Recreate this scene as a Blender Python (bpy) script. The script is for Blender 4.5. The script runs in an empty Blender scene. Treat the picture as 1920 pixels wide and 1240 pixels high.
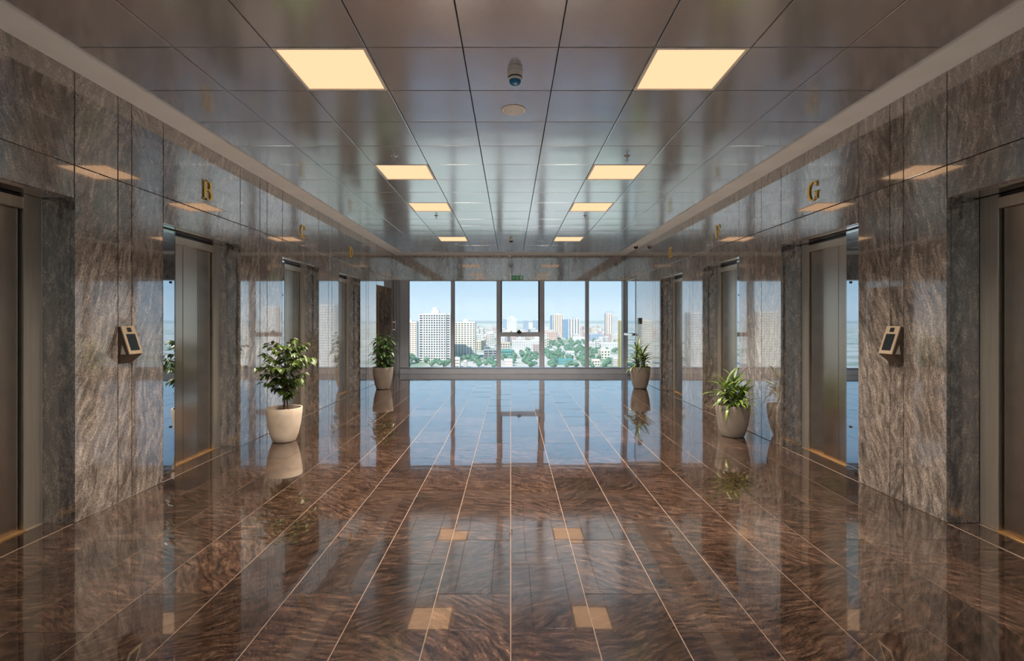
import bpy, bmesh, math, random
from mathutils import Vector, Matrix, noise

random.seed(7)
S = bpy.context.scene
C = S.collection
PI = math.pi

# ------------------------------------------------------------------ camera
F_PX, CX, CY = 964.0, 957.5, 602.0           # focal length and vanishing point in a 1920x1240 frame
EYE = 1.37
cam = bpy.data.cameras.new('camera')
cam.sensor_fit = 'HORIZONTAL'
cam.sensor_width = 36.0
cam.lens = 36.0 * F_PX / 1920.0
cam.shift_x = (960.0 - CX) / 1920.0
cam.shift_y = (CY - 620.0) / 1920.0
cam.clip_start = 0.05
cam.clip_end = 30000
cam_ob = bpy.data.objects.new('camera', cam)
cam_ob.location = (0, 0, EYE)
cam_ob.rotation_euler = (PI / 2, 0, 0)
C.objects.link(cam_ob)
S.camera = cam_ob

# ------------------------------------------------------------------ sky, sun, exposure
W = bpy.data.worlds.new('world')
S.world = W
W.use_nodes = True
wn = W.node_tree.nodes
wl = W.node_tree.links
wn.clear()
# clear hazy-blue sky: one gradient over elevation, the same all around
tcw = wn.new('ShaderNodeTexCoord')
sep = wn.new('ShaderNodeSeparateXYZ')
ramp = wn.new('ShaderNodeValToRGB')
def _l(c):
    c /= 255
    return c / 12.92 if c <= 0.04045 else ((c + 0.055) / 1.055) ** 2.4
SKY_STOPS = [(0.0, (200, 224, 240)), (0.08, (164, 205, 231)), (0.25, (148, 194, 227)), (0.55, (118, 172, 218)), (1.0, (90, 146, 205))]
el = ramp.color_ramp.elements
while len(el) < len(SKY_STOPS):
    el.new(0.5)
for e, (p, c) in zip(el, SKY_STOPS):
    e.position = p
    e.color = (_l(c[0]), _l(c[1]), _l(c[2]), 1)
bg = wn.new('ShaderNodeBackground')
bg.inputs['Strength'].default_value = 1.0
wo = wn.new('ShaderNodeOutputWorld')
wl.new(tcw.outputs['Generated'], sep.inputs[0])
wl.new(sep.outputs['Z'], ramp.inputs['Fac'])
wl.new(ramp.outputs['Color'], bg.inputs['Color'])
wl.new(bg.outputs[0], wo.inputs['Surface'])

sun = bpy.data.lights.new('sun', 'SUN')
sun.energy = 4.5
sun.angle = math.radians(0.6)
sun.color = (1.0, 0.95, 0.87)
sun_ob = bpy.data.objects.new('sun', sun)
sun_ob.rotation_euler = Vector((0.45, 1.0, -0.95)).to_track_quat('-Z', 'Y').to_euler()
sun_ob.location = (0, -40, 60)
C.objects.link(sun_ob)

LAMP_POWER = 78.0           # watts of each ceiling panel's downward beam
LAMP_GLOW = 1.2            # what the panel itself shows
S.view_settings.view_transform = 'Standard'
S.view_settings.look = 'None'
S.view_settings.gamma = 1.0
S.view_settings.use_curve_mapping = False
S.view_settings.exposure = 0.12
S.cycles.use_denoising = True
S.cycles.max_bounces = 10
S.cycles.diffuse_bounces = 5
S.cycles.glossy_bounces = 6
S.cycles.volume_bounces = 2
S.cycles.transparent_max_bounces = 12
S.cycles.sample_clamp_indirect = 6.0

# ------------------------------------------------------------------ room numbers (metres)
HW = 2.953                  # half width between the granite walls
HC = 3.065                  # ceiling trim height
YB = 13.3                   # window wall
YR = -5.0                   # rear end of the lobby, behind the camera
OPEN = [(2.14, 3.48), (4.37, 5.615), (6.65, 7.91), (8.85, 10.09)]   # lift openings along y
OH = 2.2                    # height of a lift opening
TC = 0.369                  # floor tile width
TL = 0.635                  # floor tile length

# ------------------------------------------------------------------ helpers
def lin(c):
    return c / 12.92 if c <= 0.04045 else ((c + 0.055) / 1.055) ** 2.4

def rgb(r, g, b):
    return (lin(r / 255), lin(g / 255), lin(b / 255), 1.0)

def mat(name, col, rough=0.5, metal=0.0, **kw):
    m = bpy.data.materials.new(name)
    m.use_nodes = True
    b = m.node_tree.nodes['Principled BSDF']
    b.inputs['Base Color'].default_value = col
    b.inputs['Roughness'].default_value = rough
    b.inputs['Metallic'].default_value = metal
    for k, v in kw.items():
        b.inputs[k].default_value = v
    return m

def vary(m, col2, scale=8.0, stretch=(1, 1, 1), lo=0.35, hi=0.65, detail=4.0, rand=True):
    """mix the base colour of m with col2 through a noise in object space"""
    nt = m.node_tree
    b = nt.nodes['Principled BSDF']
    col1 = tuple(b.inputs['Base Color'].default_value)
    tc = nt.nodes.new('ShaderNodeTexCoord')
    oi = nt.nodes.new('ShaderNodeObjectInfo')
    mp = nt.nodes.new('ShaderNodeMapping')
    mp.inputs['Scale'].default_value = stretch
    add = nt.nodes.new('ShaderNodeVectorMath')
    add.operation = 'ADD'
    mu = nt.nodes.new('ShaderNodeMath')
    mu.operation = 'MULTIPLY'
    mu.inputs[1].default_value = 57.0 if rand else 0.0
    nz = nt.nodes.new('ShaderNodeTexNoise')
    nz.inputs['Scale'].default_value = scale
    nz.inputs['Detail'].default_value = detail
    rp = nt.nodes.new('ShaderNodeValToRGB')
    rp.color_ramp.elements[0].position = lo
    rp.color_ramp.elements[0].color = col1
    rp.color_ramp.elements[1].position = hi
    rp.color_ramp.elements[1].color = col2
    L = nt.links.new
    L(tc.outputs['Object'], mp.inputs['Vector'])
    L(oi.outputs['Random'], mu.inputs[0])
    L(mp.outputs[0], add.inputs[0])
    L(mu.outputs[0], add.inputs[1])
    L(add.outputs[0], nz.inputs['Vector'])
    L(nz.outputs['Fac'], rp.inputs['Fac'])
    L(rp.outputs['Color'], b.inputs['Base Color'])
    return m

def granite(name, stops, stretch, axis, spread, scale=7.0, tint=None, rough=0.05, ior=2.2, coat=1.0, coat_ior=2.0, warp=0.35, bands=1.0, tone_var=0.35):
    """polished stone with swirled veins; every slab gets its own cut and vein direction"""
    m = bpy.data.materials.new(name)
    m.use_nodes = True
    nt = m.node_tree
    N = nt.nodes.new
    L = nt.links.new
    b = nt.nodes['Principled BSDF']
    tc = N('ShaderNodeTexCoord')
    oi = N('ShaderNodeObjectInfo')
    off = N('ShaderNodeMath'); off.operation = 'MULTIPLY'; off.inputs[1].default_value = 83.0
    L(oi.outputs['Random'], off.inputs[0])
    ang = N('ShaderNodeMath'); ang.operation = 'MULTIPLY_ADD'
    ang.inputs[1].default_value = spread
    ang.inputs[2].default_value = -spread / 2
    L(oi.outputs['Random'], ang.inputs[0])
    rot = N('ShaderNodeVectorRotate')
    rot.rotation_type = axis + '_AXIS'
    L(tc.outputs['Object'], rot.inputs['Vector'])
    L(ang.outputs[0], rot.inputs['Angle'])
    add = N('ShaderNodeVectorMath'); add.operation = 'ADD'
    L(rot.outputs[0], add.inputs[0])
    L(off.outputs[0], add.inputs[1])
    wz = N('ShaderNodeTexNoise'); wz.inputs['Scale'].default_value = 1.5; wz.inputs['Detail'].default_value = 3.0
    L(add.outputs[0], wz.inputs['Vector'])
    ws = N('ShaderNodeVectorMath'); ws.operation = 'MULTIPLY_ADD'
    ws.inputs[1].default_value = (warp, warp, warp)
    L(wz.outputs['Color'], ws.inputs[0])
    L(add.outputs[0], ws.inputs[2])
    st = N('ShaderNodeVectorMath'); st.operation = 'MULTIPLY'
    st.inputs[1].default_value = stretch
    L(ws.outputs[0], st.inputs[0])
    n1 = N('ShaderNodeTexNoise')
    n1.inputs['Scale'].default_value = scale; n1.inputs['Detail'].default_value = 9.0
    n1.inputs['Roughness'].default_value = 0.72; n1.inputs['Distortion'].default_value = 0.12
    L(st.outputs[0], n1.inputs['Vector'])
    rp = N('ShaderNodeValToRGB')
    el = rp.color_ramp.elements
    while len(el) < len(stops):
        el.new(0.5)
    for e, (p, c) in zip(el, stops):
        e.position = p
        e.color = c
    L(n1.outputs['Fac'], rp.inputs['Fac'])
    # broad clouds of a second tint
    n2 = N('ShaderNodeTexNoise'); n2.inputs['Scale'].default_value = 1.3; n2.inputs['Detail'].default_value = 4.0
    L(ws.outputs[0], n2.inputs['Vector'])
    mr = N('ShaderNodeMapRange')
    mr.inputs[1].default_value = 0.38; mr.inputs[2].default_value = 0.66
    mr.inputs[3].default_value = 0.0; mr.inputs[4].default_value = bands
    L(n2.outputs['Fac'], mr.inputs[0])
    mx = N('ShaderNodeMix'); mx.data_type = 'RGBA'; mx.blend_type = 'MULTIPLY'
    L(mr.outputs[0], mx.inputs['Factor'])
    L(rp.outputs['Color'], mx.inputs[6])
    mx.inputs[7].default_value = tint or (0.7, 0.62, 0.55, 1)
    # fine crystals
    n3 = N('ShaderNodeTexNoise'); n3.inputs['Scale'].default_value = 95.0; n3.inputs['Detail'].default_value = 2.0
    L(add.outputs[0], n3.inputs['Vector'])
    m3 = N('ShaderNodeMapRange')
    m3.inputs[1].default_value = 0.3; m3.inputs[2].default_value = 0.7
    m3.inputs[3].default_value = 0.55; m3.inputs[4].default_value = 1.45
    L(n3.outputs['Fac'], m3.inputs[0])
    tone = N('ShaderNodeMath'); tone.operation = 'MULTIPLY_ADD'
    tone.inputs[1].default_value = tone_var; tone.inputs[2].default_value = 1.0 - tone_var / 2
    L(oi.outputs['Random'], tone.inputs[0])
    m4 = N('ShaderNodeMath'); m4.operation = 'MULTIPLY'
    L(m3.outputs[0], m4.inputs[0]); L(tone.outputs[0], m4.inputs[1])
    vm = N('ShaderNodeVectorMath'); vm.operation = 'SCALE'
    L(mx.outputs[2], vm.inputs[0]); L(m4.outputs[0], vm.inputs['Scale'])
    L(vm.outputs[0], b.inputs['Base Color'])
    b.inputs['Roughness'].default_value = rough
    b.inputs['IOR'].default_value = ior
    b.inputs['Coat Weight'].default_value = coat
    b.inputs['Coat Roughness'].default_value = 0.01
    b.inputs['Coat IOR'].default_value = coat_ior
    return m

class MB:
    """collects simple solids; build() links them as one mesh object"""
    def __init__(self):
        self.v = []
        self.f = []
    def poly(self, pts, faces):
        n = len(self.v)
        self.v += [tuple(p) for p in pts]
        self.f += [tuple(i + n for i in f) for f in faces]
        return self
    def box(self, x0, x1, y0, y1, z0, z1):
        if x0 > x1: x0, x1 = x1, x0
        if y0 > y1: y0, y1 = y1, y0
        if z0 > z1: z0, z1 = z1, z0
        return self.poly([(x0, y0, z0), (x1, y0, z0), (x1, y1, z0), (x0, y1, z0), (x0, y0, z1), (x1, y0, z1), (x1, y1, z1), (x0, y1, z1)],
                         [(0, 3, 2, 1), (4, 5, 6, 7), (0, 1, 5, 4), (1, 2, 6, 5), (2, 3, 7, 6), (3, 0, 4, 7)])
    def chamfer(self, x0, x1, y0, y1, z0, z1, c=0.003):
        """box with its twelve edges cut by c"""
        bm = bmesh.new()
        bmesh.ops.create_cube(bm, size=1.0)
        for v in bm.verts:
            v.co = Vector(((x0 + x1) / 2 + v.co.x * (x1 - x0), (y0 + y1) / 2 + v.co.y * (y1 - y0), (z0 + z1) / 2 + v.co.z * (z1 - z0)))
        bmesh.ops.bevel(bm, geom=bm.edges[:], offset=c, segments=1, affect='EDGES', profile=0.5)
        bm.normal_update()
        bm.verts.index_update()
        self.poly([v.co[:] for v in bm.verts], [[v.index for v in f.verts] for f in bm.faces])
        bm.free()
        return self
    def lathe(self, prof, cx=0, cy=0, seg=32, cap=True):
        n = len(self.v)
        for r, z in prof:
            for k in range(seg):
                a = 2 * PI * k / seg
                self.v.append((cx + r * math.cos(a), cy + r * math.sin(a), z))
        for i in range(len(prof) - 1):
            for k in range(seg):
                k2 = (k + 1) % seg
                self.f.append((n + i * seg + k, n + i * seg + k2, n + (i + 1) * seg + k2, n + (i + 1) * seg + k))
        if cap:
            self.f.append(tuple(n + k for k in reversed(range(seg))))
            m = n + (len(prof) - 1) * seg
            self.f.append(tuple(m + k for k in range(seg)))
        return self
    def tube(self, pts, radii, seg=8):
        pts = [Vector(p) for p in pts]
        n = len(self.v)
        for i, p in enumerate(pts):
            d = (pts[min(i + 1, len(pts) - 1)] - pts[max(i - 1, 0)]).normalized()
            a = d.orthogonal().normalized()
            b = d.cross(a)
            for k in range(seg):
                t = 2 * PI * k / seg
                self.v.append(tuple(p + (a * math.cos(t) + b * math.sin(t)) * radii[i]))
        for i in range(len(pts) - 1):
            for k in range(seg):
                k2 = (k + 1) % seg
                self.f.append((n + i * seg + k, n + i * seg + k2, n + (i + 1) * seg + k2, n + (i + 1) * seg + k))
        self.f.append(tuple(n + k for k in reversed(range(seg))))
        m = n + (len(pts) - 1) * seg
        self.f.append(tuple(m + k for k in range(seg)))
        return self
    def mesh(self, name, material, origin=(0, 0, 0), smooth=False):
        me = bpy.data.meshes.new(name)
        o = Vector(origin)
        me.from_pydata([Vector(v) - o for v in self.v], [], self.f)
        if material:
            me.materials.append(material)
        bm = bmesh.new()
        bm.from_mesh(me)
        bmesh.ops.recalc_face_normals(bm, faces=bm.faces[:])
        bm.to_mesh(me)
        bm.free()
        if smooth:
            me.polygons.foreach_set('use_smooth', [True] * len(me.polygons))
            me.set_sharp_from_angle(angle=math.radians(40))
        me.update()
        return me
    def build(self, name, material, parent=None, origin=None, smooth=False):
        """origin in world space; the object sits at it, relative to its parent"""
        if origin is None:
            vs = self.v
            origin = ((min(v[0] for v in vs) + max(v[0] for v in vs)) / 2, (min(v[1] for v in vs) + max(v[1] for v in vs)) / 2, min(v[2] for v in vs))
        me = self.mesh(name, material, origin, smooth)
        return place(name, me, origin, parent)

def world_loc(o):
    p = Vector((0, 0, 0))
    while o:
        p += o.location
        o = o.parent
    return p

def place(name, me, loc, parent=None, rot=None):
    o = bpy.data.objects.new(name, me)
    C.objects.link(o)
    if parent:
        o.parent = parent
        o.location = Vector(loc) - world_loc(parent)
    else:
        o.location = loc
    if rot:
        o.rotation_euler = rot
    return o

def tag(o, label, cat, group=None, kind=None):
    o['label'] = label
    o['category'] = cat
    if group: o['group'] = group
    if kind: o['kind'] = kind
    return o

def thing(name, loc, label, cat, group=None, kind=None):
    o = bpy.data.objects.new(name, None)
    C.objects.link(o)
    o.location = loc
    o.empty_display_size = 0.1
    return tag(o, label, cat, group, kind)

def gap_list(total, cuts):
    return [c for c in cuts if total[0] < c < total[1]]

# ------------------------------------------------------------------ materials
G_WALL = granite('wall_granite',
                 [(0.28, rgb(40, 39, 40)), (0.41, rgb(102, 95, 90)), (0.52, rgb(140, 130, 123)), (0.64, rgb(182, 170, 160)), (0.78, rgb(236, 224, 212))],
                 (3.2, 3.2, 0.6), 'X', 0.8, scale=7.0, tint=(0.76, 0.72, 0.70, 1), rough=0.08, ior=2.3, coat_ior=2.2)
G_FLOOR = granite('floor_granite',
                  [(0.31, rgb(10, 7, 6)), (0.42, rgb(39, 28, 23)), (0.53, rgb(68, 50, 41)), (0.64, rgb(98, 75, 61)), (0.78, rgb(168, 136, 112))],
                  (1.0, 4.8, 1.1), 'Z', 1.6, scale=9.0, tint=(0.68, 0.62, 0.57, 1), rough=0.10, ior=1.75, coat_ior=1.9, tone_var=0.7)
GROUT = vary(mat('pale_grout', rgb(140, 118, 104), 0.7), rgb(124, 104, 90), 14)
JOINT = vary(mat('dark_joint', rgb(26, 23, 22), 0.8), rgb(18, 16, 16), 20)
BACK = vary(mat('backing', rgb(34, 32, 32), 0.8), rgb(24, 23, 23), 4)
TRIM = vary(mat('painted_gypsum', rgb(236, 234, 233), 0.55), rgb(229, 227, 226), 3)
TILE = vary(mat('metal_ceiling', rgb(222, 225, 230), 0.17, 0.78), rgb(216, 219, 224), 1.5)
GRID = vary(mat('ceiling_grid', rgb(70, 67, 65), 0.6), rgb(58, 56, 54), 6)
STEEL = vary(mat('brushed_steel', rgb(196, 182, 167), 0.27, 1.0), rgb(190, 176, 161), 6, (70, 70, 0.3))
STEEL_FRAME = vary(mat('frame_steel', rgb(208, 198, 184), 0.36, 0.82), rgb(196, 186, 172), 6, (14, 14, 0.35))
MIRROR = vary(mat('polished_panel', rgb(196, 206, 214), 0.02, 1.0), rgb(190, 200, 209), 2)
BRASS = vary(mat('brass_sill', rgb(214, 172, 120), 0.32, 0.7), rgb(196, 152, 100), 10)
GOLD = vary(mat('gold_letter', rgb(255, 220, 126), 0.4, 0.6), rgb(255, 210, 112), 30)
ALU = vary(mat('grey_aluminium', rgb(186, 191, 202), 0.42, 0.1), rgb(175, 180, 192), 3)
DARK_ALU = vary(mat('dark_gasket', rgb(40, 42, 46), 0.5), rgb(32, 34, 38), 8)
CHROME = vary(mat('chrome', rgb(232, 232, 232), 0.12, 1.0), rgb(222, 222, 224), 4)
WHITE_PL = vary(mat('white_plastic', rgb(226, 220, 212), 0.4), rgb(216, 210, 202), 12)
DARK_PL = vary(mat('dark_plastic', rgb(34, 30, 30), 0.35), rgb(26, 24, 24), 12)
BLUE_LENS = vary(mat('blue_lens', rgb(20, 120, 172), 0.2), rgb(16, 104, 154), 14)
SCREEN = vary(mat('dark_screen', rgb(38, 42, 46), 0.08), rgb(30, 34, 38), 9)
BRONZE = vary(mat('bronze_plate', rgb(210, 188, 160), 0.36, 0.5), rgb(198, 174, 146), 14)
BRONZE_D = vary(mat('bronze_body', rgb(96, 78, 64), 0.4, 0.5), rgb(82, 66, 54), 14)
GREEN = vary(mat('exit_green', rgb(84, 184, 134), 0.4), rgb(76, 172, 124), 12)
SIGN_W = vary(mat('sign_white', rgb(226, 240, 230), 0.4), rgb(216, 232, 222), 12)
POT_W = vary(mat('cream_pot', rgb(226, 208, 190), 0.5), rgb(208, 188, 168), 7)
POT_G = vary(mat('taupe_pot', rgb(150, 138, 126), 0.5), rgb(134, 122, 112), 7)
SOIL = vary(mat('soil', rgb(58, 42, 32), 0.9), rgb(34, 25, 20), 40)
BARK = vary(mat('bark', rgb(120, 98, 78), 0.8), rgb(86, 68, 54), 30, (1, 1, 0.3))
def leaf_mat(name, c1, c2):
    return vary(mat(name, c1, 0.38, 0.0, **{'Specular IOR Level': 0.6}), c2, 9, lo=0.3, hi=0.7)
LEAF_F = leaf_mat('ficus_leaf', rgb(40, 68, 26), rgb(98, 118, 42))
LEAF_S = leaf_mat('shrub_leaf', rgb(34, 76, 30), rgb(78, 116, 46))
LEAF_D = leaf_mat('blade_leaf', rgb(52, 92, 36), rgb(138, 158, 66))

def emission(name, col, strength):
    m = bpy.data.materials.new(name)
    m.use_nodes = True
    nt = m.node_tree
    nt.nodes.clear()
    e = nt.nodes.new('ShaderNodeEmission')
    e.inputs['Color'].default_value = col
    e.inputs['Strength'].default_value = strength
    o = nt.nodes.new('ShaderNodeOutputMaterial')
    nt.links.new(e.outputs[0], o.inputs['Surface'])
    return m
LAMP = emission('warm_diffuser', (1.0, 0.60, 0.34, 1), LAMP_GLOW)

def pane_glass(name, tint):
    m = bpy.data.materials.new(name)
    m.use_nodes = True
    nt = m.node_tree
    nt.nodes.clear()
    t = nt.nodes.new('ShaderNodeBsdfTransparent')
    t.inputs['Color'].default_value = tint
    g = nt.nodes.new('ShaderNodeBsdfGlossy')
    g.inputs['Roughness'].default_value = 0.0
    fr = nt.nodes.new('ShaderNodeFresnel')
    fr.inputs['IOR'].default_value = 1.35
    mx = nt.nodes.new('ShaderNodeMixShader')
    o = nt.nodes.new('ShaderNodeOutputMaterial')
    L = nt.links.new
    L(fr.outputs[0], mx.inputs[0])
    L(t.outputs[0], mx.inputs[1])
    L(g.outputs[0], mx.inputs[2])
    L(mx.outputs[0], o.inputs['Surface'])
    return m
GLASS = pane_glass('window_glass', (0.97, 0.985, 1.0, 1))

# ------------------------------------------------------------------ floor
floor = MB().box(-HW - 0.6, HW + 0.6, YR, YB + 0.3, -0.30, -0.0025).build('floor', GROUT)
tag(floor, 'polished brown granite floor of long tiles with pale joints', 'floor', kind='structure')

def tile_mesh(w, l, name='tile'):
    x, y = w / 2, l / 2
    return MB().box(-x, x, -y, y, -0.012, 0).mesh(name, G_FLOOR)
T_FULL = tile_mesh(TC - 0.0045, TL - 0.0042)
cut_cache = {}
for i in range(-8, 8):
    start = 2.26 if i % 2 == 0 else 2.5775
    y = start - TL
    while y < YB - 0.02:
        y1 = min(y + TL, YB - 0.01)
        key = round(y1 - y, 3)
        if abs(key - TL) < 0.002:
            me = T_FULL
        else:
            if key not in cut_cache:
                cut_cache[key] = tile_mesh(TC - 0.0045, key - 0.0042)
            me = cut_cache[key]
        t = place('tile', me, ((i + 0.5) * TC, (y + y1) / 2, 0), floor)
        t.rotation_euler = (random.gauss(0, 0.0016), random.gauss(0, 0.0022), 0)
        y = y1
rear_y = 2.26 - TL
MB().box(-HW, HW, YR, rear_y - 0.01, -0.012, 0).build('rear_paving', G_FLOOR, floor, (0, 0, 0))
for s in (-1, 1):
    for (a, b) in OPEN:
        MB().chamfer(s * (HW + 0.011), s * (HW + 0.2), a + 0.002, b - 0.002, -0.012, 0.0, 0.001).build('threshold_tile', G_FLOOR, floor)

# ------------------------------------------------------------------ walls of granite slabs
def slab(s, y0, y1, z0, z1, parent, g=0.006, t=0.03):
    """one wall slab, its polished face at |x| = HW"""
    return MB().chamfer(s * HW, s * (HW + t), y0 + g / 2, y1 - g / 2, z0 + g / 2, z1 - g / 2, 0.002).build('panel', G_WALL, parent)

PAIRS = [(3.865, 4.005), (6.055, 6.235), (8.335, 8.49)]
JZ = 2.425                  # the one level joint along the wall
DOOR_L = (11.3, 12.75, 2.17)
DOOR_R = (12.12, 13.16, 2.42)
walls = {}
for s, nm in ((-1, 'left'), (1, 'right')):
    openings = [(a, b, OH) for a, b in OPEN] + [DOOR_L if s < 0 else DOOR_R]
    b = MB()
    b.box(s * (HW + 0.45), s * (HW + 0.65), YR, YB, 0, HC + 0.3)
    prev = YR
    for (a, c, h) in openings:
        b.box(s * (HW + 0.031), s * (HW + 0.45), prev, a - 0.031, 0, HC + 0.3)
        b.box(s * (HW + 0.031), s * (HW + 0.45), a - 0.031, c + 0.031, h + 0.031, HC + 0.3)
        prev = c + 0.031
    b.box(s * (HW + 0.031), s * (HW + 0.45), prev, YB, 0, HC + 0.3)
    w = b.build('wall_' + nm, JOINT, None, (s * HW, 0, 0))
    tag(w, f'polished dark brown granite wall along the {nm} side of the lobby', 'wall', kind='structure')
    walls[s] = w
    # piers
    ys_all = [YR]
    for a, c, h in openings:
        ys_all += [a, c]
    ys_all.append(YB)
    piers = [(ys_all[i], ys_all[i + 1]) for i in range(0, len(ys_all), 2)]
    for (p0, p1) in piers:
        if p1 - p0 < 0.05:
            continue
        cuts = [c for pr in PAIRS for c in pr if p0 < c < p1]
        if p0 > 10 and p1 - p0 > 0.7:
            cuts = [p0 + 0.42, p0 + 0.57]
        if p0 == YR:
            cuts = [-3.3, -1.6, -1.4, 0.0, 1.2, 1.35]
        edges = [p0] + cuts + [p1]
        for e0, e1 in zip(edges[:-1], edges[1:]):
            slab(s, e0, e1, 0, JZ, w)
            slab(s, e0, e1, JZ, HC, w)
    for (a, c, h) in openings:
        if JZ - h > 0.03:
            slab(s, a, c, h, JZ, w)
        slab(s, a, c, JZ, HC, w)
        dep = 0.22 if h == OH else 0.33
        if h == DOOR_R[2] and s > 0:
            dep = 0.06
        MB().chamfer(s * (HW + 0.031), s * (HW + dep), c, c + 0.03, 0, h, 0.002).build('jamb_panel', G_WALL, w)
        MB().chamfer(s * (HW + 0.031), s * (HW + dep), a - 0.03, a, 0, h, 0.002).build('jamb_panel', G_WALL, w)
        MB().chamfer(s * (HW + 0.031), s * (HW + dep), a, c, h, h + 0.03, 0.002).build('soffit_panel', G_WALL, w)

wall_back = MB().box(-HW - 0.65, HW + 0.65, YB + 0.031, YB + 0.4, JZ, HC + 0.3).box(-HW - 0.65, HW + 0.65, YB - 0.05, YB + 0.4, -0.3, -0.003) \
    .box(-HW - 0.65, -HW + 0.1, YB + 0.031, YB + 0.4, 0, JZ).box(HW - 0.0, HW + 0.65, YB + 0.031, YB + 0.4, 0, JZ).build('wall_back', JOINT)
tag(wall_back, 'granite lintel wall above the wide window', 'wall', kind='structure')
for x0, x1, tilt in ((-HW, -1.47, 0.0), (-1.47, 0.02, 0.004), (0.02, 1.5, -0.003), (1.5, HW, 0.0)):
    p = MB().chamfer(x0 + 0.002, x1 - 0.002, YB, YB + 0.03, JZ, HC, 0.002).build('panel', G_WALL, wall_back)
    p.rotation_euler = (0, 0, tilt)
rear = MB().box(-HW - 0.65, HW + 0.65, YR - 0.3, YR, -0.3, 0.1).box(-HW - 0.65, HW + 0.65, YR - 0.3, YR, 2.8, HC + 0.3) \
    .box(-HW - 0.65, -2.85, YR - 0.3, YR, 0.1, 2.8).box(2.85, HW + 0.65, YR - 0.3, YR, 0.1, 2.8).build('wall_rear', G_WALL)
tag(rear, 'granite end wall behind the photographer', 'wall', kind='structure')
w2 = thing('window_2', (0, YR - 0.1, 0.1), 'tall window behind the photographer at the other end of the lobby', 'window', kind='structure')
for xx in (-2.8, -1.4, 0.0, 1.4, 2.8):
    MB().chamfer(xx - 0.05, xx + 0.05, YR - 0.16, YR - 0.02, 0.1, 2.8, 0.004).build('mullion', ALU, w2)
for xx in (-2.8, -1.4, 0.0, 1.4):
    MB().box(xx + 0.05, xx + 1.35, YR - 0.1, YR - 0.092, 0.1, 2.8).build('pane', GLASS, w2)

# ------------------------------------------------------------------ ceiling
ceil = MB().box(-HW - 0.65, HW + 0.65, YR, YB + 0.4, HC + 0.05, HC + 0.3).build('ceiling', GRID)
tag(ceil, 'suspended ceiling of glossy grey metal tiles', 'ceiling', kind='structure')
ZT = HC + 0.008             # face of the tiles, a little above the gypsum border
def ceil_tile(seed, w=0.6, l=0.6, name='tile'):
    rnd = random.Random(seed)
    n = 10
    g = 0.0035
    amp = 0.0011 + 0.0005 * rnd.random()
    px, py = rnd.uniform(-0.3, 0.3), rnd.uniform(-0.3, 0.3)
    wob = rnd.uniform(-0.0004, 0.0004)
    m = MB()
    pts = []
    for j in range(n + 1):
        for i in range(n + 1):
            u, v = i / n * 2 - 1, j / n * 2 - 1
            z = -amp * math.cos(u * PI / 2) * math.cos(v * PI / 2) * (1 + px * u + py * v) + wob * math.sin(PI * v * 1.5) * math.cos(u * PI / 2)
            pts.append((u * (w / 2 - g - 0.003), v * (l / 2 - g - 0.003), z))
    faces = [(j * (n + 1) + i, (j + 1) * (n + 1) + i, (j + 1) * (n + 1) + i + 1, j * (n + 1) + i + 1) for j in range(n) for i in range(n)]
    m.poly(pts, faces)
    me = bpy.data.meshes.new(name)
    x, y, xi, yi = w / 2 - g, l / 2 - g, w / 2 - g - 0.003, l / 2 - g - 0.003
    b0 = len(m.v)
    rim = [(-xi, -yi, 0), (xi, -yi, 0), (xi, yi, 0), (-xi, yi, 0), (-x, -y, 0.003), (x, -y, 0.003), (x, y, 0.003), (-x, y, 0.003),
           (-x, -y, 0.035), (x, -y, 0.035), (x, y, 0.035), (-x, y, 0.035)]
    rf = []
    for k in range(4):
        k2 = (k + 1) % 4
        rf += [(k, 4 + k, 4 + k2, k2), (4 + k, 8 + k, 8 + k2, 4 + k2)]
    m.poly(rim, rf)
    me.from_pydata(m.v, [], m.f)
    me.materials.append(TILE)
    me.polygons.foreach_set('use_smooth', [k < n * n for k in range(len(me.polygons))])
    me.update()
    return me
CT = [ceil_tile(k) for k in range(8)]
LAMP_ROWS = [3.2, 5.6, 7.4, 10.4]
REAR_ROWS = [0.8, -1.6, -3.4]
y = 2.0
k = 0
while y < 12.79:
    for c in range(-4, 5):
        if abs(c) == 2 and any(abs(y - r) < 0.05 for r in LAMP_ROWS):
            continue
        place('tile', random.choice(CT), (c * 0.6, y + 0.3, ZT), ceil, (random.gauss(0, 0.0008), random.gauss(0, 0.0008), 0))
    y = round(y + 0.6, 4)
MB().box(-2.7, 2.7, YR, 1.995, ZT, ZT + 0.03).build('rear_tiles', TILE, ceil)

t = MB().box(-HW, -2.7, YR, YB, HC - 0.004, HC + 0.05).build('trim_1', TRIM)
tag(t, 'pale grey gypsum ceiling border along the left wall', 'trim', kind='structure')
t = MB().box(2.7, HW, YR, YB, HC - 0.004, HC + 0.05).build('trim_2', TRIM)
tag(t, 'pale grey gypsum ceiling border along the right wall', 'trim', kind='structure')
t = MB().box(-2.7, 2.7, 12.8, YB, HC - 0.004, HC + 0.05).build('trim_3', TRIM)
tag(t, 'pale grey gypsum ceiling border above the window wall', 'trim', kind='structure')

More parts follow.
